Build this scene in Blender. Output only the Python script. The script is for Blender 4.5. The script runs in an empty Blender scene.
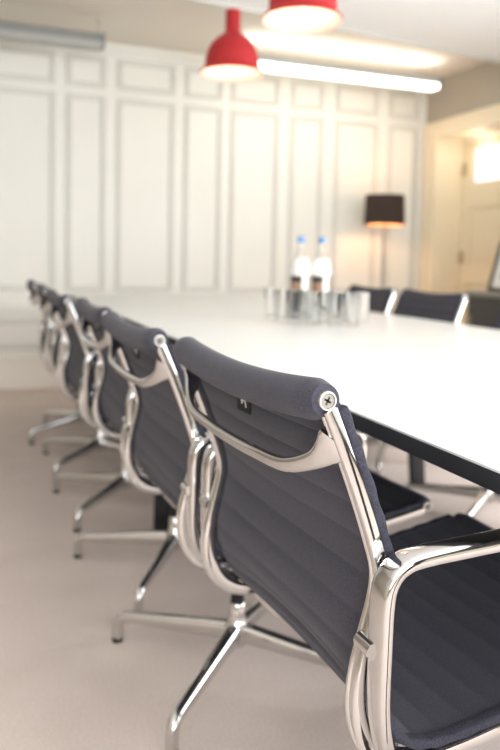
import bpy, bmesh, math, random
from mathutils import Vector, Matrix
random.seed(7)
PI = math.pi
S = bpy.context.scene
COL = S.collection

# ------------------------------------------------------------------ materials
def srgb(r, g, b):
    f = lambda c: (c/255/12.92) if c/255 <= .04045 else ((c/255+.055)/1.055)**2.4
    return (f(r), f(g), f(b), 1)

def mat(name, col, rough=.5, metal=0.0, noise=0, amt=.06, bump=0, bscale=200, **kw):
    m = bpy.data.materials.new(name); m.use_nodes = True
    nt = m.node_tree; b = nt.nodes['Principled BSDF']
    b.inputs['Base Color'].default_value = col
    b.inputs['Roughness'].default_value = rough
    b.inputs['Metallic'].default_value = metal
    for k, v in kw.items():
        b.inputs[k.replace('_', ' ')].default_value = v
    if noise or bump:
        tc = nt.nodes.new('ShaderNodeTexCoord')
    if noise:
        n = nt.nodes.new('ShaderNodeTexNoise'); n.inputs['Scale'].default_value = noise; n.inputs['Detail'].default_value = 4
        nt.links.new(tc.outputs['Object'], n.inputs['Vector'])
        r = nt.nodes.new('ShaderNodeValToRGB')
        r.color_ramp.elements[0].position = .3; r.color_ramp.elements[1].position = .7
        r.color_ramp.elements[0].color = tuple(c*(1-amt) for c in col[:3])+(1,)
        r.color_ramp.elements[1].color = tuple(min(1, c*(1+amt)) for c in col[:3])+(1,)
        nt.links.new(n.outputs['Fac'], r.inputs['Fac']); nt.links.new(r.outputs['Color'], b.inputs['Base Color'])
    if bump:
        n2 = nt.nodes.new('ShaderNodeTexNoise'); n2.inputs['Scale'].default_value = bscale; n2.inputs['Detail'].default_value = 2
        nt.links.new(tc.outputs['Object'], n2.inputs['Vector'])
        bp = nt.nodes.new('ShaderNodeBump'); bp.inputs['Strength'].default_value = bump; bp.inputs['Distance'].default_value = .002
        nt.links.new(n2.outputs['Fac'], bp.inputs['Height']); nt.links.new(bp.outputs['Normal'], b.inputs['Normal'])
    return m

def emis(name, col, s):
    m = bpy.data.materials.new(name); m.use_nodes = True
    b = m.node_tree.nodes['Principled BSDF']
    b.inputs['Base Color'].default_value = col
    b.inputs['Emission Color'].default_value = col
    b.inputs['Emission Strength'].default_value = s
    return m

M = {}
M['fabric'] = mat('charcoal_hopsack', srgb(59, 58, 70), .92, noise=620, amt=.5, bump=.35, bscale=700, Sheen_Weight=.09, Sheen_Roughness=.55)
M['fabric_dark'] = mat('charcoal_piping', srgb(52, 52, 64), .92, noise=500, amt=.5, bump=.4, bscale=600)
M['chrome'] = mat('polished_aluminium', (.66, .655, .65, 1), .09, 1.0, noise=6, amt=.02)
M['satin'] = mat('satin_aluminium', (.86, .85, .82, 1), .32, 1.0, noise=8, amt=.02)
M['screw'] = mat('dull_screw_metal', (.34, .32, .29, 1), .4, .9, noise=20, amt=.05)
M['black'] = mat('black_enamel', srgb(17, 17, 19), .6, noise=10, amt=.1)
M['rubber'] = mat('black_rubber', srgb(22, 22, 23), .7, noise=30, amt=.1)
M['tag'] = mat('black_cloth_tag', srgb(18, 18, 20), .7, noise=40, amt=.1)
M['white_thread'] = mat('white_thread', srgb(225, 225, 225), .7, noise=40, amt=.03)
M['table'] = mat('white_laminate', srgb(221, 225, 223), .30, noise=3, amt=.01)
M['table_edge'] = mat('black_edge_band', srgb(42, 43, 47), .5, noise=20, amt=.08)
M['wall'] = mat('cream_panel_paint', srgb(239, 239, 232), .6, noise=2, amt=.015)
M['edge_grey'] = mat('grey_bead_and_soffit_shadow', srgb(215, 213, 206), .6, noise=3, amt=.02)  # grey of the moulding beads and of the soffit's painted-in shadow line
M['base'] = mat('white_skirting_paint', srgb(243, 238, 228), .5, noise=3, amt=.01)
M['taupe'] = mat('taupe_wall_paint', srgb(176, 169, 155), .75, noise=2, amt=.02)
M['ceil'] = mat('warm_white_ceiling', srgb(232, 224, 212), .8, noise=1.5, amt=.01)
M['soffit'] = mat('white_plaster', srgb(252, 252, 251), .8, noise=1.5, amt=.008)
M['cream'] = mat('cream_joinery_paint', srgb(240, 228, 202), .45, noise=2, amt=.015)
M['red'] = mat('red_silicone', srgb(172, 28, 32), .65, noise=12, amt=.03)
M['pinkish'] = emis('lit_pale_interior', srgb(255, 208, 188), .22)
M['bulb'] = emis('frosted_bulb', srgb(255, 226, 190), 5)
M['tube'] = emis('lit_diffuser', srgb(255, 250, 240), 3.2)
M['grey_metal'] = mat('grey_fixture_metal', srgb(140, 142, 140), .45, .3, noise=5, amt=.02)
M['diffuser_off'] = mat('unlit_diffuser', srgb(170, 171, 168), .4, noise=5, amt=.01)
M['shade'] = mat('dark_brown_shade', srgb(58, 44, 38), .85, noise=120, amt=.15)
M['shade_in'] = mat('shade_lining', srgb(250, 205, 150), .7, noise=20, amt=.02)
M['lampmetal'] = mat('brushed_lamp_metal', srgb(160, 152, 142), .35, .7, noise=10, amt=.03)
M['side'] = mat('dark_stained_oak', srgb(62, 60, 58), .5, noise=14, amt=.12)
M['side_top'] = mat('grey_slate_top', srgb(140, 138, 132), .4, noise=10, amt=.08)
M['frame'] = mat('black_picture_frame', srgb(42, 42, 40), .4, noise=10, amt=.08)
M['mount'] = mat('white_picture_mount', srgb(232, 234, 230), .6, noise=10, amt=.01)
M['print'] = mat('grey_print', srgb(150, 152, 150), .6, noise=9, amt=.35)
M['cap'] = mat('blue_cap', srgb(96, 146, 196), .4, noise=10, amt=.03)
M['label_dark'] = mat('dark_label', srgb(70, 62, 56), .5, noise=10, amt=.1)
M['label_brown'] = mat('brown_label', srgb(176, 140, 112), .5, noise=10, amt=.05)
M['label_reflection_white'] = mat('white_label_and_reflection', srgb(244, 245, 242), .5, noise=10, amt=.01)  # label white, also used for the painted-in shoulder reflection
M['hinge'] = mat('aged_brass', srgb(196, 178, 146), .45, .4, noise=10, amt=.05)

def glass(name, col, rough=0):
    m = bpy.data.materials.new(name); m.use_nodes = True
    b = m.node_tree.nodes['Principled BSDF']
    b.inputs['Base Color'].default_value = col
    b.inputs['Roughness'].default_value = rough
    b.inputs['IOR'].default_value = 1.45
    b.inputs['Transmission Weight'].default_value = 1
    return m
M['glass'] = glass('clear_glass', (.985, .99, .988, 1))
M['tumbler'] = glass('thin_tumbler_glass', (.985, .99, .988, 1))
M['tumbler'].node_tree.nodes['Principled BSDF'].inputs['IOR'].default_value = 1.22
M['pane'] = glass('window_glass', (.98, .98, .97, 1), .05)

# carpet
def carpet():
    m = mat('pinkish_beige_carpet', srgb(206, 189, 178), .95)
    nt = m.node_tree; b = nt.nodes['Principled BSDF']
    tc = nt.nodes.new('ShaderNodeTexCoord')
    n1 = nt.nodes.new('ShaderNodeTexNoise'); n1.inputs['Scale'].default_value = 260; n1.inputs['Detail'].default_value = 3
    n2 = nt.nodes.new('ShaderNodeTexNoise'); n2.inputs['Scale'].default_value = 5; n2.inputs['Detail'].default_value = 4
    for n in (n1, n2): nt.links.new(tc.outputs['Object'], n.inputs['Vector'])
    r1 = nt.nodes.new('ShaderNodeValToRGB')
    r1.color_ramp.elements[0].position = .32; r1.color_ramp.elements[0].color = srgb(205, 189, 180)
    r1.color_ramp.elements[1].position = .66; r1.color_ramp.elements[1].color = srgb(232, 219, 211)
    nt.links.new(n1.outputs['Fac'], r1.inputs['Fac'])
    mx = nt.nodes.new('ShaderNodeMix'); mx.data_type = 'RGBA'; mx.blend_type = 'MULTIPLY'
    mx.inputs[0].default_value = .5
    r2 = nt.nodes.new('ShaderNodeValToRGB')
    r2.color_ramp.elements[0].position = .35; r2.color_ramp.elements[0].color = (.88, .86, .85, 1)
    r2.color_ramp.elements[1].position = .65; r2.color_ramp.elements[1].color = (1, 1, 1, 1)
    nt.links.new(n2.outputs['Fac'], r2.inputs['Fac'])
    nt.links.new(r1.outputs['Color'], mx.inputs[6]); nt.links.new(r2.outputs['Color'], mx.inputs[7])
    nt.links.new(mx.outputs[2], b.inputs['Base Color'])
    bp = nt.nodes.new('ShaderNodeBump'); bp.inputs['Strength'].default_value = .5; bp.inputs['Distance'].default_value = .004
    nt.links.new(n1.outputs['Fac'], bp.inputs['Height']); nt.links.new(bp.outputs['Normal'], b.inputs['Normal'])
    return m
M['carpet'] = carpet()

# ------------------------------------------------------------------ helpers
def obj(name, bm, m, parent=None, smooth=True, loc=None, rotz=None):
    me = bpy.data.meshes.new(name)
    bmesh.ops.recalc_face_normals(bm, faces=bm.faces)
    bm.to_mesh(me); bm.free()
    for mm in (m if isinstance(m, (list, tuple)) else [m]): me.materials.append(mm)
    o = bpy.data.objects.new(name, me); COL.objects.link(o)
    if smooth:
        for p in me.polygons: p.use_smooth = True
        try: me.set_sharp_from_angle(angle=math.radians(38))
        except Exception: pass
    if parent: o.parent = parent
    if loc: o.location = loc
    if rotz is not None: o.rotation_euler = (0, 0, rotz)
    return o

def thing(name, label, cat, loc=(0, 0, 0), rotz=0, group=None):
    o = bpy.data.objects.new(name, None); COL.objects.link(o)
    o.empty_display_size = .05
    o.location = loc; o.rotation_euler = (0, 0, rotz)
    o['label'] = label; o['category'] = cat
    if group: o['group'] = group
    return o

def struct(name, bm, m, parent=None, smooth=False):
    o = obj(name, bm, m, parent, smooth)
    if not parent: o['kind'] = 'structure'
    return o

def box(bm, x0, x1, y0, y1, z0, z1, bev=0, mi=0):
    r = bmesh.ops.create_cube(bm, size=1)
    vs = r['verts']
    for v in vs:
        v.co = Vector(((x0+x1)/2+v.co.x*(x1-x0), (y0+y1)/2+v.co.y*(y1-y0), (z0+z1)/2+v.co.z*(z1-z0)))
    fs = set(f for v in vs for f in v.link_faces)
    for f in fs: f.material_index = mi
    if bev:
        es = list(set(e for v in vs for e in v.link_edges))
        bmesh.ops.bevel(bm, geom=es, offset=bev, segments=2, profile=.7, affect='EDGES')
    return bm

def lathe(bm, prof, seg=32, c=(0, 0, 0), close=False, mi=0):
    rings = []
    for r, z in prof:
        if r < 1e-6: rings.append([bm.verts.new((c[0], c[1], c[2]+z))])
        else: rings.append([bm.verts.new((c[0]+r*math.cos(2*PI*i/seg), c[1]+r*math.sin(2*PI*i/seg), c[2]+z)) for i in range(seg)])
    for a, b in zip(rings, rings[1:]):
        for i in range(seg):
            j = (i+1) % seg
            if len(a) == 1 and len(b) == 1: continue
            if len(a) == 1: f = bm.faces.new((a[0], b[i], b[j]))
            elif len(b) == 1: f = bm.faces.new((a[i], a[j], b[0]))
            else: f = bm.faces.new((a[i], a[j], b[j], b[i]))
            f.material_index = mi
    return bm

def catmull(P, n):
    """resample a Catmull-Rom curve through P into n points, even in length"""
    P = [Vector(p) for p in P]
    Q = [2*P[0]-P[1]]+P+[2*P[-1]-P[-2]]
    out = []
    for i in range(1, len(Q)-2):
        a, b, c, d = Q[i-1:i+3]
        for k in range(24):
            t = k/24
            out.append(.5*((2*b)+(c-a)*t+(2*a-5*b+4*c-d)*t*t+(3*b-a-3*c+d)*t**3))
    out.append(P[-1])
    L = [0]
    for u, v in zip(out, out[1:]): L.append(L[-1]+(v-u).length)
    res = []; j = 0
    for i in range(n):
        s = L[-1]*i/(n-1)
        while j < len(L)-2 and L[j+1] < s: j += 1
        t = 0 if L[j+1] == L[j] else (s-L[j])/(L[j+1]-L[j])
        res.append(out[j].lerp(out[j+1], min(1, max(0, t))))
    return res

def sweep(bm, pts, lat, section, wid, dep, cap=True):
    """section: closed list of (lateral, normal) in -1..1; lat: fixed lateral axis; wid/dep: half sizes as f(t)"""
    lat = Vector(lat).normalized(); n = len(pts); rings = []
    for i, p in enumerate(pts):
        t = (pts[min(i+1, n-1)]-pts[max(i-1, 0)]).normalized()
        nor = t.cross(lat).normalized(); la = nor.cross(t).normalized()
        w, d = wid(i/(n-1)), dep(i/(n-1))
        rings.append([bm.verts.new(p+la*(a*w)+nor*(b*d)) for a, b in section])
    k = len(section)
    for a, b in zip(rings, rings[1:]):
        for i in range(k):
            bm.faces.new((a[i], a[(i+1) % k], b[(i+1) % k], b[i]))
    if cap:
        bm.faces.new(rings[0]); bm.faces.new(rings[-1])
    return bm

def superell(n=16, e=.55):
    out = []
    for i in range(n):
        a = 2*PI*i/n
        c, s = math.cos(a), math.sin(a)
        out.append((math.copysign(abs(c)**e, c), math.copysign(abs(s)**e, s)))
    return out
ROUND = superell(16, 1); SOFT = superell(20, .5); BOXY = superell(20, .35)
# rib: rounded bar with a shallow channel down its back face
RIB = [(1, -.55), (.93, -.85), (.75, -1), (.45, -1), (.25, -.78), (-.25, -.78), (-.45, -1), (-.75, -1), (-.93, -.85), (-1, -.55),
       (-1, .55), (-.93, .85), (-.75, 1), (.75, 1), (.93, .85), (1, .55)]

def const(v): return lambda t: v
def lerpf(a, b): return lambda t: a+(b-a)*t

def cyl_y(bm, x, z, y0, y1, r, seg=24, r1=None):
    r1 = r if r1 is None else r1
    a = [bm.verts.new((x+r*math.cos(2*PI*i/seg), y0, z+r*math.sin(2*PI*i/seg))) for i in range(seg)]
    b = [bm.verts.new((x+r1*math.cos(2*PI*i/seg), y1, z+r1*math.sin(2*PI*i/seg))) for i in range(seg)]
    for i in range(seg):
        bm.faces.new((a[i], a[(i+1) % seg], b[(i+1) % seg], b[i]))
    bm.faces.new(a); bm.faces.new(b)
    return bm

# ------------------------------------------------------------------ the setting
WY = 5.6365; RX = 3.775; LX = -2.6; BY = -2.1; CZ = 2.585
bm = bmesh.new(); box(bm, LX-.2, RX+.6, BY-.2, WY+.1, -.12, 0); struct('floor', bm, M['carpet'])
bm = bmesh.new(); box(bm, LX-.2, RX+.32, BY-.2, WY+.1, CZ, CZ+.15); struct('ceiling', bm, M['ceil'])
bm = bmesh.new(); box(bm, LX-.2, RX+.3, WY, WY+.15, 0, CZ); struct('wall_back', bm, M['wall'])

# dropped white soffit over the near part of the room, its edge a few degrees off square
bm = bmesh.new()
SZ = 2.45
def edge_y(x): return 4.045+(x-1.25)*.132
pts = [(LX, BY), (RX, BY), (RX, edge_y(RX)), (LX, edge_y(LX))]
lo = [bm.verts.new((x, y, SZ)) for x, y in pts]; hi = [bm.verts.new((x, y, CZ)) for x, y in pts]
bm.faces.new(lo); bm.faces.new(hi)
for i in range(4): bm.faces.new((lo[i], lo[(i+1) % 4], hi[(i+1) % 4], hi[i]))
struct('ceiling_soffit', bm, M['soffit'])
bm = bmesh.new()
a = Vector((LX, edge_y(LX), SZ-.012)); b = Vector((RX, edge_y(RX), SZ-.012))
sweep(bm, [a, a.lerp(b, .5), b], (0, 0, 1), BOXY, const(.010), const(.016)); struct('soffit_shadow_line', bm, M['edge_grey'])  # grey strip painting in the shadow line along the soffit edge

# panelling on the far wall: rings of grey moulding, rails, plinth
PAN = []
XS = [(.135, .572), (.656, .943), (1.030, 1.478), (1.562, 1.868), (1.945, 2.360), (2.470, 2.765), (2.885, 3.290), (3.405, 3.690)]
x = .05; wide = False
while x > LX+.4:
    w = .44 if wide else .29
    XS.append((x-w, x)); x -= w+.085; wide = not wide
def ring(bm, x0, x1, z0, z1, w=.034, d=.016):
    y1 = WY+.002
    for (a, b, c, e) in ((x0, x1, z1-w, z1), (x0, x1, z0, z0+w), (x0, x0+w, z0+w, z1-w), (x1-w, x1, z0+w, z1-w)):
        # a two-step moulding: outer bead, inner bead
        box(bm, a, b, y1-d*.45, y1, c, e, mi=1)
    t = .010
    for off in (0, w-t):
        X0, X1, Z0, Z1 = x0+off, x1-off, z0+off, z1-off
        for (a, b, c, e) in ((X0, X1, Z1-t, Z1), (X0, X1, Z0, Z0+t), (X0, X0+t, Z0+t, Z1-t), (X1-t, X1, Z0+t, Z1-t)):
            box(bm, a, b, y1-d, y1-d*.45, c, e)
bm = bmesh.new()
for x0, x1 in XS:
    ring(bm, x0, x1, .735, 2.192); ring(bm, x0, x1, 2.258, 2.484); ring(bm, x0, x1, .30, .52)
struct('trim_2', bm, [M['edge_grey'], M['wall']])
bm = bmesh.new()
box(bm, LX, RX, WY-.022, WY+.01, .575, .64, .006); struct('trim_3', bm, M['wall'])
bm = bmesh.new()
box(bm, LX, RX, WY-.024, WY+.01, 0, .215, .006); box(bm, LX, RX, WY-.034, WY+.01, .215, .25, .01); struct('baseboard_back', bm, M['base'])
bm = bmesh.new()
box(bm, LX, RX, WY-.05, WY+.01, 2.545, CZ+.002, .012); box(bm, LX, RX, WY-.025, WY+.01, 2.515, 2.546, .006); struct('trim_4', bm, M['wall'])
bm = bmesh.new()
box(bm, RX-.075, RX, WY-.03, WY+.01, 0, 2.52, .006); struct('trim_5', bm, M['wall'])

# right wall with a deep doorway
DY0, DY1, DZ = 4.46, 5.436, 2.09
WIN = [(-1.7, .25), (.75, 2.5)]; WZ0, WZ1 = .35, 2.3
TH = RX+.30
bm = bmesh.new()
box(bm, RX, TH, DY1, WY+.05, 0, CZ); box(bm, RX, TH, DY0, DY1, DZ, CZ)
edges = [BY-.1]+[v for w in WIN for v in w]+[DY0]
for i in range(0, len(edges), 2): box(bm, RX, TH, edges[i], edges[i+1], 0, CZ)
for a, b in WIN: box(bm, RX, TH, a, b, 0, WZ0); box(bm, RX, TH, a, b, WZ1, CZ)
struct('wall_right', bm, M['taupe'])
bm = bmesh.new()
RXD = 4.045
box(bm, RX-.001, RXD, DY1-.012, DY1, 0, DZ); box(bm, RX-.001, RXD, DY0, DY0+.012, 0, DZ); box(bm, RX-.001, RXD, DY0, DY1, DZ-.012, DZ)
struct('trim_6', bm, M['cream'])
bm = bmesh.new()
box(bm, RX-.022, RX+.001, DY1-.012, DY1+.145, 0, 2.205, .005); box(bm, RX-.022, RX+.001, DY0-.133, DY0+.012, 0, 2.205, .005)
box(bm, RX-.022, RX+.001, DY0+.012, DY1-.012, DZ-.012, 2.205, .005)
box(bm, RX-.034, RX-.02, DY1+.115, DY1+.15, 0, 2.215, .005); box(bm, RX-.034, RX-.02, DY0-.138, DY0-.103, 0, 2.215, .005)
box(bm, RX-.034, RX-.02, DY0-.103, DY1+.115, 2.18, 2.215, .005)
struct('trim_7', bm, M['cream'])
# door leaf: rails and stiles round a glazed top light and two raised panels
PY0, PY1, PZ0, PZ1 = 4.60, 5.300, 1.695, 1.99
bm = bmesh.new()
y0, y1 = DY0+.014, DY1-.014
X0, X1 = RXD, RXD+.045
box(bm, X0, X1, y0, PY0, .01, DZ-.016, .003); box(bm, X0, X1, PY1, y1, .01, DZ-.016, .003)
for z0, z1 in ((PZ1, DZ-.016), (1.48, PZ0), (.82, .98), (.01, .22)): box(bm, X0, X1, PY0, PY1, z0, z1, .003)
for z0, z1 in ((.98, 1.48), (.22, .82)):
    box(bm, X0+.015, X1-.005, PY0, PY1, z0, z1); box(bm, X0+.006, X0+.02, PY0+.06, PY1-.06, z0+.06, z1-.06, .006)
door = struct('door_1', bm, M['cream'])
bm = bmesh.new(); box(bm, X0+.018, X0+.024, PY0, PY1, PZ0, PZ1); obj('pane', bm, M['pane'], door, False)
for z in (1.82, 1.05, .3):
    bm = bmesh.new(); box(bm, X0-.012, X0+.002, y1-.055, y1+.004, z-.055, z+.055, .003); obj('hinge', bm, M['hinge'], door)

# plain left wall; sash windows added right and behind the camera for daylight
bm = bmesh.new(); box(bm, LX-.2, LX, BY-.1, WY+.1, 0, CZ); struct('wall_left', bm, M['taupe'])
FW = (-1.7, 1.9); FZ0, FZ1 = .45, 2.3
bm = bmesh.new()
box(bm, LX-.2, FW[0], BY-.2, BY, 0, CZ); box(bm, FW[1], TH, BY-.2, BY, 0, CZ)
box(bm, FW[0], FW[1], BY-.2, BY, 0, FZ0); box(bm, FW[0], FW[1], BY-.2, BY, FZ1, CZ)
struct('wall_front', bm, M['taupe'])
def sash(bm, flip, a, b, z0, z1, at, bars):
    def q(u0, u1, w0, w1):
        if flip: box(bm, u0, u1, at, at+.05, w0, w1)
        else: box(bm, at, at+.05, u0, u1, w0, w1)
    t = .05
    q(a, a+t, z0, z1); q(b-t, b, z0, z1); q(a, b, z0, z0+t); q(a, b, z1-t, z1)
    for k in range(1, bars): c = a+(b-a)*k/bars; q(c-.018, c+.018, z0, z1)
    q(a, b, (z0+z1)/2-.02, (z0+z1)/2+.02)
for i, (a, b) in enumerate(WIN):
    bm = bmesh.new(); sash(bm, False, a, b, WZ0, WZ1, RX+.12, 3); struct('window_%d' % (i+1), bm, M['base'])
bm = bmesh.new(); sash(bm, True, FW[0], FW[1], FZ0, FZ1, BY-.12, 4); struct('window_3', bm, M['base'])

# ------------------------------------------------------------------ chairs
RIBP = [(-.262, .820), (-.244, .778), (-.222, .724), (-.201, .667), (-.188, .622), (-.191, .587), (-.203, .54), (-.212, .493),
        (-.209, .448), (-.190, .407), (-.152, .383), (-.095, .377), (0, .386), (.12, .404), (.25, .424), (.338, .440)]
KX, KZ = -.2645, .830
FX, FZ = .350, .447
def rib_curve(n): return [Vector((p.x, 0, p.y)) for p in catmull([Vector((a, b)) for a, b in RIBP], n)]

def SAG(q):
    # hammock sag: back and seat dip away from the sitter, the bend between them is pulled forward
    return -.008+.026*math.exp(-((q-.42)/.10)**2)
def OFF(q):
    # the membrane leaves the ribs at the bend, where the casting deepens
    return .0135+.020*math.exp(-((q-.43)/.075)**2)
def sling(i0, i1, N, y_half=.247, th=.0045):
    """the quilted membrane between profile samples i0..i1"""
    C = rib_curve(N); seg = 14; bm = bmesh.new(); L = 0; arc = [0]
    for a, b in zip(C, C[1:]): L += (b-a).length; arc.append(L)
    front, back = [], []
    for i in range(i0, i1+1):
        t = (C[min(i+1, N-1)]-C[max(i-1, 0)]).normalized(); nor = Vector((-t.z, 0, t.x))
        ph = (arc[i] % .046)/.046
        puff = (.0048 if i0 == 0 else .0028)*(abs(math.sin(PI*ph))**.5)
        fr, bk = [], []
        ends = min(1, min(arc[i], L-arc[i])/.1)
        for j in range(seg+1):
            u = -1+2*j/seg; y = u*y_half
            sag = SAG(i/(N-1))*(1-u*u)
            edge = 1 if abs(u) < .99 else .3
            c = C[i]+nor*(OFF(i/(N-1))+sag)
            fr.append(bm.verts.new(c+nor*(th+puff*edge)+Vector((0, y, 0))))
            bk.append(bm.verts.new(c-nor*(th+puff*edge)+Vector((0, y, 0))))
        front.append(fr); back.append(bk)
    n = len(front)
    for i in range(n-1):
        for j in range(seg):
            bm.faces.new((front[i][j], front[i+1][j], front[i+1][j+1], front[i][j+1]))
            bm.faces.new((back[i][j], back[i][j+1], back[i+1][j+1], back[i+1][j]))
        bm.faces.new((front[i][0], back[i][0], back[i+1][0], front[i+1][0]))
        bm.faces.new((front[i][seg], front[i+1][seg], back[i+1][seg], back[i][seg]))
    for i in (0, n-1):
        for j in range(seg): bm.faces.new((front[i][j], front[i][j+1], back[i][j+1], back[i][j]))
    return bm

def hem(i0, i1, N, s):
    C = rib_curve(N); pts = []
    for i in range(i0, i1+1):
        t = (C[min(i+1, N-1)]-C[max(i-1, 0)]).normalized(); nor = Vector((-t.z, 0, t.x))
        pts.append(C[i]+nor*(OFF(i/(N-1))+.002)+Vector((0, s*.2505, 0)))
    arc = .0065
    return sweep(bmesh.new(), pts, (0, 1, 0), SOFT, const(.0085), lambda t: arc+.0009*math.sin(t*len(pts)*.43))

def roll(cx, cz, sagx, sagz, r=.0245):
    bm = bmesh.new(); pts = []
    for k in range(25):
        u = -1+2*k/24
        pts.append(Vector((cx+sagx*(1-u*u), u*.250, cz+sagz*(1-u*u))))
    def rad(t):
        e = min(t, 1-t)*.5
        return r*(1 if e > .012 else math.sqrt(max(.55, 1-.45*((.012-e)/.012)**2)))
    return sweep(bm, pts, (1, 0, 0), superell(28, 1), rad, rad)

def screw_cap(x, z, s, r=.0112):
    bm = bmesh.new()
    cyl_y(bm, x, z, s*.246, s*.2545, r)
    # raised rim
    seg = 28
    prof = [(r, .2545), (r*.94, .2562), (r*.80, .2562), (r*.72, .2548), (0.0002, .2548)]
    rings = [[bm.verts.new((x+q*math.cos(2*PI*i/seg), s*y, z+q*math.sin(2*PI*i/seg))) for i in range(seg)] for q, y in prof]
    for a, b in zip(rings, rings[1:]):
        for i in range(seg):
            f = bm.faces.new((a[i], a[(i+1) % seg], b[(i+1) % seg], b[i]))
            if b is rings[-1] or b is rings[-2]: f.material_index = 2
    return bm

def screw_cross(x, z, s, r=.0048):
    bm = bmesh.new(); w = .0012
    box(bm, x-r, x+r, s*.2546-.0002, s*.2546+.0004, z-w, z+w); box(bm, x-w, x+w, s*.2546-.0002, s*.2546+.0004, z-r, z+r)
    bmesh.ops.rotate(bm, verts=bm.verts, cent=(x, 0, z), matrix=Matrix.Rotation(.5, 3, 'Y'))
    return bm

ARM = [(-.150, .392, .268), (-.183, .412, .275), (-.199, .450, .282), (-.204, .490, .283), (-.204, .553, .283), (-.203, .602, .283), (-.198, .626, .283),
       (-.182, .642, .283), (-.148, .648, .283), (-.033, .651, .283), (.055, .655, .283), (.100, .650, .283), (.121, .630, .283), (.122, .590, .283),
       (.108, .505, .282), (.100, .450, .278), (.096, .412, .266)]

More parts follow.
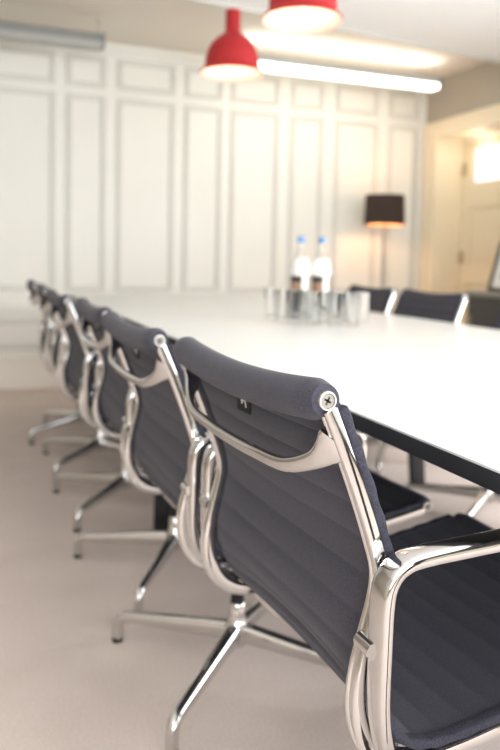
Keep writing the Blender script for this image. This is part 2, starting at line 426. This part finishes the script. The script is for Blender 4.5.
def make_chair(label, group):
    t = thing('office_chair', label, 'chair', group=group)
    N = 320; CUT = 172
    back = obj('backrest', sling(0, CUT, N), M['fabric'], t)
    obj('top_roll', roll(KX, KZ, -.004, -.014), M['fabric'], back)
    seat = obj('seat', sling(CUT, N-1, N), M['fabric'], t)
    obj('front_roll', roll(FX, FZ, 0, -.008, .020), M['fabric'], seat)
    for s in (-1, 1):
        obj('edge_piping', hem(2, CUT, N, s), M['fabric_dark'], back)
        obj('edge_piping', hem(CUT, N-3, N, s), M['fabric_dark'], seat)
    # small cloth tag under the roll
    bm = bmesh.new(); box(bm, -.2475, -.2445, .000, .045, .762, .800, .001)
    tag_o = obj('cloth_tag', bm, M['tag'], back)
    bm = bmesh.new()
    for (y0, z0, y1, z1) in ((.010, .770, .018, .792), (.018, .792, .025, .774), (.025, .774, .035, .795), (.014, .779, .032, .783)):
        a, b = Vector((-.2482, y0, z0)), Vector((-.2482, y1, z1))
        sweep(bm, [a, a.lerp(b, .5), b], (1, 0, 0), ROUND, const(.0006), const(.0016))
    obj('stitched_mark', bm, M['white_thread'], tag_o)
    for s in (-1, 1):
        pts = [p+Vector((0, s*.252, 0)) for p in rib_curve(90)]
        bm = bmesh.new(); sweep(bm, pts, (0, 1, 0), RIB, lambda q: .0085+.0035*math.exp(-((q-.36)/.22)**2), lambda q: .0085+.0045*math.exp(-((q-.43)/.10)**2))
        rib = obj('side_rib', bm, M['chrome'], t)
        for (x, z, r) in ((KX, KZ, .0112), (FX, FZ, .0112)):
            c = obj('end_cap', screw_cap(x, z, s, r), M['satin'], rib)
            # cross slot belongs to the cap's own mesh material-wise: a thin dark inlay
            cr = screw_cross(x, z, s); me2 = bpy.data.meshes.new('slot'); cr.to_mesh(me2); cr.free()
            bmj = bmesh.new(); bmj.from_mesh(c.data); nf = len(bmj.faces); bmj.from_mesh(me2)
            bmj.faces.ensure_lookup_table()
            for f in bmj.faces[nf:]: f.material_index = 1
            bmj.to_mesh(c.data); bmj.free(); bpy.data.meshes.remove(me2); c.data.materials.append(M['rubber']); c.data.materials.append(M['screw'])
    for s in (-1, 1):
        P3 = catmull([Vector((a, s*y, z)) for a, z, y in ARM], 96)
        bm = bmesh.new()
        sweep(bm, P3, (0, 1, 0), SOFT, lambda q: .0145+.003*math.sin(PI*min(1, q*1.1)), lambda q: .0075+.0015*math.sin(PI*q))
        arm = obj('armrest', bm, M['chrome'], t)
        bm = bmesh.new(); cyl_y(bm, -.2095, .545, s*.250, s*.281, .0095, r1=.0105); obj('connector', bm, M['chrome'], arm)
    # bowed stretcher behind the back
    SP = [(-.246, -.248, .782), (-.252, -.240, .770), (-.262, -.218, .753), (-.273, -.170, .737), (-.277, -.10, .733), (-.278, 0, .731), (-.277, .10, .733), (-.273, .170, .737),
          (-.262, .218, .753), (-.252, .240, .770), (-.246, .248, .782)]
    bm = bmesh.new()
    fl = lambda q: .0094+.012*math.exp(-(min(q, 1-q)/.045)**2)+.003*math.exp(-(min(q, 1-q)/.13)**2)
    sweep(bm, catmull(SP, 90), (-.375, 0, .927), superell(24, .8), fl, const(.0068))
    obj('back_stretcher', bm, M['chrome'], t)
    # seat stretchers meeting the column
    bm = bmesh.new()
    for s in (-1, 1):
        for (x0, z0) in ((-.11, .366), (.17, .402)):
            pts = catmull([Vector((x0, s*.250, z0)), Vector((x0*.8, s*.19, z0-.016)), Vector((x0*.35, s*.08, .352)), Vector((0, 0, .352))], 14)
            sweep(bm, pts, (0, 0, 1), SOFT, lerpf(.010, .016), lerpf(.009, .013))
    lathe(bm, [(0, .335), (.038, .335), (.042, .342), (.042, .366), (.030, .374), (0, .374)])
    obj('seat_stretcher', bm, M['chrome'], t)
    bm = bmesh.new(); lathe(bm, [(0, .13), (.016, .13), (.016, .345), (0, .345)], 24); obj('column', bm, M['black'], t)
    bm = bmesh.new(); lathe(bm, [(0, .066), (.022, .066), (.029, .075), (.030, .112), (.023, .126), (.0195, .14), (.0195, .166), (.017, .170), (0, .170)], 28)
    obj('hub', bm, M['chrome'], t)
    for k in range(4):
        bm = bmesh.new()
        pts = catmull([Vector(p) for p in ((.008, 0, .098), (.08, 0, .092), (.18, 0, .0825), (.28, 0, .073), (.315, 0, .0675), (.327, 0, .056), (.3305, 0, .038), (.3315, 0, .012))], 44)
        sweep(bm, pts, (0, 1, 0), superell(18, .75), lambda q: .018-.0055*min(1, q/.8), lambda q: .025-.0115*min(1, q/.8))
        lg = obj('leg', bm, M['chrome'], t, rotz=k*PI/2)
        bm = bmesh.new(); lathe(bm, [(0, 0), (.0125, 0), (.0135, .003), (.0135, .013), (.010, .016), (0, .016)], 20, (.3315, 0, 0)); obj('glide', bm, M['rubber'], lg)
    return t

def copy_tree(o, parent=None):
    c = o.copy(); COL.objects.link(c)
    if parent: c.parent = parent; c.matrix_parent_inverse = o.matrix_parent_inverse.copy()
    for ch in list(o.children): copy_tree(ch, c)
    return c

ORD = ['first', 'second', 'third', 'fourth', 'fifth', 'sixth']
NEAR = [(.619, .986, .050, -.70), (.589, 1.594, .012, -.739), (.599, 2.205, -.005, -.567), (.569, 2.865, .018, -.730), (.569, 3.480, -.040, -.784), (.568, 4.105, -.029, -1.032)]
LAB = ['dark charcoal swivel chair with polished frame, largest one, whole back and armrest in view',
       'dark charcoal swivel chair, second in the row, directly behind the largest chair',
       'dark charcoal swivel chair, third in the row along the table\'s long edge',
       'dark charcoal swivel chair, fourth in the row along the table\'s long edge',
       'dark charcoal swivel chair, fifth in the row, one before the last by the panelling',
       'dark charcoal swivel chair, last in the row, beside the panelled wall']
proto = make_chair(LAB[0], 'swivel chairs along the near side of the table')
def place(t, x, y, a, b):
    t.location = (x, y, 0); t.rotation_euler = (0, 0, a)
    k = 0
    for ch in t.children:
        if ch.name.split('.')[0] == 'leg':
            ch.rotation_euler = (0, 0, b-a+PI+k*PI/2); k += 1
chairs = []
for i, (x, y, a, b) in enumerate(NEAR):
    t = proto if i == 0 else copy_tree(proto)
    t['label'] = LAB[i]; place(t, x, y, a, b); chairs.append(t)
FAR = [(1.916, 3.745, PI-.03, .55), (1.916, 3.125, PI+.02, .96), (1.870, 2.275, PI-.02, .62)]
FLAB = ['dark swivel chair across the table, its back top showing just below the floor lamp shade',
        'dark swivel chair across the table, its back showing below the cream door beside the sideboard',
        'dark swivel chair across the table, only its chrome star base seen under the table edge']
for i, (x, y, a, b) in enumerate(FAR):
    t = copy_tree(proto); t['label'] = FLAB[i]; t['group'] = 'swivel chairs across the table'; place(t, x, y, a, b)

# ------------------------------------------------------------------ table
TX0, TX1, TY0, TY1, TZ, TT = .597, 1.917, .15, 4.937, .735, .029
tb = thing('conference_table', 'long white conference table with black edge and black blade legs', 'table', (0, 0, 0))
bm = bmesh.new(); box(bm, TX0, TX1, TY0, TY1, TZ-.0035, TZ, .001); obj('tabletop', bm, M['table'], tb)
bm = bmesh.new(); box(bm, TX0, TX1, TY0, TY1, TZ-TT, TZ-.0035, .001); obj('edge_band', bm, M['table_edge'], tb)
def blade(x0, y0, x1, y1, hw):
    bm = bmesh.new(); p, q = Vector((x0, y0, 0)), Vector((x1, y1, TZ-TT))
    sweep(bm, [p, p.lerp(q, .5), q], (1, 0, 0), BOXY, const(hw), const(.014)); obj('leg', bm, M['black'], tb)
for y, hw in ((.35, .035), (2.535, .035), (4.60, .035)): blade(TX0+.045, y, TX0+.065, y, hw)
for y in (.35, 4.60): blade(TX1-.07, y, TX1-.09, y, .035)
blade(1.825, 2.685, 1.795, 2.725, .036)
bm = bmesh.new()
for y in (.35, 2.525, 4.60): box(bm, TX0+.03, TX1-.06, y-.04, y+.04, TZ-TT-.02, TZ-TT)
box(bm, 1.76, 1.83, 2.49, 2.78, TZ-TT-.02, TZ-TT)
obj('under_frame', bm, M['black'], tb, False)

# ------------------------------------------------------------------ bottles and glasses
def bottle(x, y, rz, label):
    t = thing('water_bottle', label, 'bottle', (x, y, TZ), rz, 'water bottles on the table')
    bm = bmesh.new()
    out = [(0, .004), (.030, 0), (.041, .003), (.0435, .012), (.0435, .198), (.041, .220), (.032, .254), (.0215, .284), (.0152, .303), (.0135, .315), (.0135, .335)]
    inn = [(.0110, .335), (.0110, .315), (.0128, .303), (.019, .283), (.0292, .253), (.0385, .219), (.041, .198), (.041, .014), (.030, .009), (0, .011)]
    lathe(bm, out+inn, 32); obj('bottle_body', bm, M['glass'], t)
    bm = bmesh.new(); lathe(bm, [(0, .332), (.0155, .332), (.0162, .335), (.0162, .357), (.0145, .361), (0, .361)], 24); obj('cap', bm, M['cap'], t)
    bm = bmesh.new(); lathe(bm, [(.0441, .190), (.0441, .200), (.0416, .2205), (.0326, .2545), (.0300, .263), (.0296, .262), (.0322, .254), (.0412, .220), (.0437, .199), (.0441, .190)], 32); obj('shoulder_reflection', bm, M['label_reflection_white'], t)  # white band painting in the bright reflection on the glass shoulder
    def band(a0, a1, z0, z1, m, name, r):
        bm = bmesh.new(); n = 16; rows = []
        for i in range(n+1):
            a = a0+(a1-a0)*i/n
            rows.append([bm.verts.new((r*math.cos(a), r*math.sin(a), z)) for z in (z0, z1)])
        for p, q in zip(rows, rows[1:]): bm.faces.new((p[0], q[0], q[1], p[1]))
        obj(name, bm, m, t)
    band(PI*.86, PI*1.60, .110, .188, M['label_reflection_white'], 'body_label', .0440)
    band(PI*.98, PI*1.42, .158, .186, M['label_dark'], 'label_panel', .0443)
    band(PI*.98, PI*1.42, .114, .157, M['label_brown'], 'label_panel', .0443)
    return t
bottle(1.354, 2.945, 0, 'clear water bottle with blue cap and dark label, beside the panelling end of the glasses')
bottle(1.462, 2.955, 0, 'clear water bottle with blue cap and dark label, nearer the floor lamp')
bpy.data.objects['water_bottle']['label'] = 'clear water bottle with blue cap, farther from the floor lamp of the pair'
bpy.data.objects['water_bottle.001']['label'] = 'clear water bottle with blue cap, nearer the floor lamp of the pair'

bm = bmesh.new()
lathe(bm, [(0, .0), (.024, 0), (.0275, .003), (.0335, .128), (.0325, .1295), (.0315, .128), (.0258, .014), (.020, .010), (0, .010)], 28)
g0 = obj('drinking_glass', bm, M['tumbler'])
g0['category'] = 'glass'; g0['group'] = 'empty tumblers beside the water bottles'
GL = [(1.226, 2.951), (1.216, 2.830), (1.226, 2.715), (1.262, 2.620), (1.323, 2.549), (1.397, 2.545),
      (1.296, 2.880), (1.305, 2.765), (1.345, 2.670), (1.412, 2.635), (1.480, 2.610), (1.440, 2.735)]
for i, (x, y) in enumerate(GL):
    g = g0 if i == 0 else g0.copy()
    if i: COL.objects.link(g)
    g.location = (x, y, TZ+.0005); g['label'] = 'clear empty tumbler standing in the cluster before the water bottles'

# ------------------------------------------------------------------ lamps
def pendant(x, y, z, label):
    t = thing('pendant_lamp', label, 'pendant lamp', (x, y, z), 0, 'red pendant lamps above the table')
    out = [(.155, 0), (.1565, .006), (.150, .016), (.137, .026), (.133, .040), (.131, .075), (.122, .110), (.105, .143), (.080, .170), (.054, .188), (.041, .200), (.0375, .215), (.0365, .300), (.033, .308), (0, .308)]
    inn = [(.155, 0), (.146, .006), (.134, .020), (.129, .040), (.127, .075), (.118, .108), (.101, .140), (.077, .166), (.050, .184), (0, .186)]
    bm = bmesh.new(); lathe(bm, out, 40); obj('shade', bm, M['red'], t)
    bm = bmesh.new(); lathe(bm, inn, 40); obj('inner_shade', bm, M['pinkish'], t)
    bm = bmesh.new(); bmesh.ops.create_uvsphere(bm, u_segments=20, v_segments=12, radius=.032)
    for v in bm.verts: v.co.z += .085
    lathe(bm, [(.014, .11), (.014, .186)], 16); obj('bulb', bm, M['bulb'], t)
    bm = bmesh.new(); lathe(bm, [(0, .305), (.003, .305), (.003, SZ-z-.02), (0, SZ-z-.02)], 10); obj('cord', bm, M['white_thread'], t)
    bm = bmesh.new(); lathe(bm, [(0, SZ-z-.03), (.045, SZ-z-.03), (.05, SZ-z-.02), (.05, SZ-z), (0, SZ-z)], 24); obj('ceiling_rose', bm, M['soffit'], t)
pendant(1.20, 3.473, 1.902, 'red bell pendant lamp with its whole shade and neck in view')
pendant(1.20, 2.647, 1.918, 'larger looking red pendant lamp cut off at its neck by the picture top')

def linear(x0, x1, y, z, lit, label):
    t = thing('linear_light', label, 'ceiling light', ((x0+x1)/2, y, z)); L = (x1-x0)/2
    bm = bmesh.new(); box(bm, -L, L, -.045, .045, .012, .085, .006); obj('housing', bm, M['grey_metal'] if not lit else M['diffuser_off'], t)
    bm = bmesh.new(); box(bm, -L+.01, L-.01, -.052, .052, -.012, .03, .008); obj('diffuser', bm, M['tube'] if lit else M['diffuser_off'], t)
    for s in (-1, 1):
        bm = bmesh.new(); box(bm, s*L-.006, s*L+.012, -.05, .05, -.006, .088, .004); obj('end_cap', bm, M['grey_metal'], t)
        bm = bmesh.new(); lathe(bm, [(0, .085), (.002, .085), (.002, CZ-z), (0, CZ-z)], 8, (s*(L-.03), 0, 0)); obj('suspension_wire', bm, M['grey_metal'], t)
linear(-.75, .815, 5.03, 2.385, False, 'grey unlit linear light hanging before the panelled wall')
linear(1.80, 3.47, 5.03, 2.385, True, 'glowing white linear light hanging between the red pendants and doorway')

lp = thing('floor_lamp', 'slim floor lamp with lit dark brown drum shade in the corner', 'floor lamp', (3.19, 5.30, 0))
bm = bmesh.new(); lathe(bm, [(0, 0), (.14, 0), (.145, .006), (.14, .018), (.02, .024), (0, .024)], 36); obj('base', bm, M['lampmetal'], lp)
bm = bmesh.new(); lathe(bm, [(.011, .02), (.011, 1.36), (0, 1.36)], 16); obj('pole', bm, M['lampmetal'], lp)
bm = bmesh.new(); lathe(bm, [(.170, 1.300), (.160, 1.545), (.158, 1.545), (.168, 1.300), (.170, 1.300)], 48); obj('lamp_shade', bm, M['shade'], lp)
bm = bmesh.new(); lathe(bm, [(.1665, 1.302), (.1568, 1.543)], 48); obj('shade_lining', bm, M['shade_in'], lp)
bm = bmesh.new(); bmesh.ops.create_uvsphere(bm, u_segments=16, v_segments=10, radius=.035)
for v in bm.verts: v.co.z += 1.42
obj('bulb', bm, M['bulb'], lp)

# ------------------------------------------------------------------ sideboard and picture
SB = (3.28, 3.74, 2.75, 4.33, .80)
sb = thing('sideboard', 'dark grey sideboard along the taupe wall behind the far chairs', 'sideboard', (0, 0, 0))
bm = bmesh.new(); box(bm, SB[0]+.02, SB[1], SB[2]+.02, SB[3]-.02, .08, SB[4]-.03, .004); obj('carcass', bm, M['side'], sb)
bm = bmesh.new(); box(bm, SB[0], SB[1], SB[2], SB[3], SB[4]-.03, SB[4], .005); obj('worktop', bm, M['side_top'], sb)
n = 3; w = (SB[3]-SB[2]-.08)/n
for i in range(n):
    bm = bmesh.new(); y = SB[2]+.04+i*w; box(bm, SB[0]+.002, SB[0]+.022, y+.004, y+w-.004, .10, SB[4]-.045, .003)
    d = obj('door', bm, M['side'], sb)
    bm = bmesh.new(); box(bm, SB[0]-.018, SB[0]+.004, y+w-.05, y+w-.038, .5, .64, .003); obj('handle', bm, M['lampmetal'], d)
bm = bmesh.new(); box(bm, SB[0]+.05, SB[1], SB[2]+.05, SB[3]-.05, 0, .08); obj('plinth', bm, M['black'], sb, False)

pf = thing('framed_picture', 'black framed picture with white mount leaning on the sideboard', 'picture', (3.405, 3.995, SB[4]+.001))
W, H, d = .45, .36, .022
bm = bmesh.new(); fw = .028
for (a, b, c, e) in ((-W/2, W/2, 0, fw), (-W/2, W/2, H-fw, H), (-W/2, -W/2+fw, fw, H-fw), (W/2-fw, W/2, fw, H-fw)): box(bm, -d, 0, a, b, c, e, .003)
f = obj('frame', bm, M['frame'], pf)
bm = bmesh.new(); box(bm, -d*.6, -d*.4, -W/2+fw*.5, W/2-fw*.5, fw*.5, H-fw*.5); mo = obj('mount', bm, M['mount'], pf, False)
bm = bmesh.new(); box(bm, -d*.64, -d*.59, -W/2+.09, W/2-.09, .10, H-.09); obj('print', bm, M['print'], pf, False)
pf.rotation_euler = (0, math.radians(16), 0)

# ------------------------------------------------------------------ light
w = bpy.data.worlds.new('daylight'); S.world = w; w.use_nodes = True
bg = w.node_tree.nodes['Background']; bg.inputs['Color'].default_value = (.97, .985, 1, 1); bg.inputs['Strength'].default_value = 1.25

def area(name, loc, rot, sx, sy, p, col):
    l = bpy.data.lights.new(name, 'AREA'); l.shape = 'RECTANGLE'; l.size = sx; l.size_y = sy; l.energy = p; l.color = col
    o = bpy.data.objects.new(name, l); COL.objects.link(o); o.location = loc; o.rotation_euler = rot; return o
def point(name, loc, p, col, r=.05):
    l = bpy.data.lights.new(name, 'POINT'); l.energy = p; l.color = col; l.shadow_soft_size = r
    o = bpy.data.objects.new(name, l); COL.objects.link(o); o.location = loc; return o
for i, (a, b) in enumerate(WIN):
    area('window_daylight', (RX+.10, (a+b)/2, (WZ0+WZ1)/2), (0, PI/2, 0), WZ1-WZ0-.1, b-a-.1, 56, (.96, .98, 1))  # added daylight fill at the unseen side windows
area('added_rear_fill', ((FW[0]+FW[1])/2, BY-.06, (FZ0+FZ1)/2), (PI/2+.55, 0, 0), FW[1]-FW[0]-.1, FZ1-FZ0-.1, 98, (.95, .975, 1))  # added fill at the unseen rear opening, tilted up to brighten the soffit
point('floor_lamp_light', (3.19, 5.30, 1.40), 5, (1, .70, .42), .05)
for x, y, z in ((1.20, 3.473, 1.96), (1.20, 2.647, 1.975)): point('pendant_light', (x, y, z), 1.0, (1, .85, .7), .04)
area('linear_light_glow', (2.635, 5.03, 2.36), (0, 0, 0), 1.6, .09, 1.5, (1, .95, .88))
area('linear_light_upglow', (2.635, 5.03, 2.48), (PI, 0, 0), 1.6, .09, 4, (1, .93, .84))
point('doorway_light', (3.93, 5.1, 1.95), 1.0, (1, .86, .66), .05)

# ------------------------------------------------------------------ camera
cd = bpy.data.cameras.new('camera'); cam = bpy.data.objects.new('camera', cd); COL.objects.link(cam)
yaw, pitch, rl = .3632, .0628, .0203
F = Vector((math.sin(yaw)*math.cos(pitch), math.cos(yaw)*math.cos(pitch), -math.sin(pitch)))
r = Vector((math.cos(yaw), -math.sin(yaw), 0)); u = r.cross(F)
R = math.cos(rl)*r+math.sin(rl)*u; U = -math.sin(rl)*r+math.cos(rl)*u
cam.matrix_world = Matrix(((R.x, U.x, -F.x, 0), (R.y, U.y, -F.y, 0), (R.z, U.z, -F.z, .9836), (0, 0, 0, 1)))
cd.sensor_fit = 'HORIZONTAL'; cd.sensor_width = 24; cd.lens = 730.16*24/500; cd.shift_y = -68.32/500
cd.clip_start = .02
cd.dof.use_dof = True; cd.dof.focus_distance = .86; cd.dof.aperture_fstop = 3.6
S.camera = cam
S.view_settings.view_transform = 'Standard'
S.view_settings.look = 'None'
S.view_settings.exposure = .45
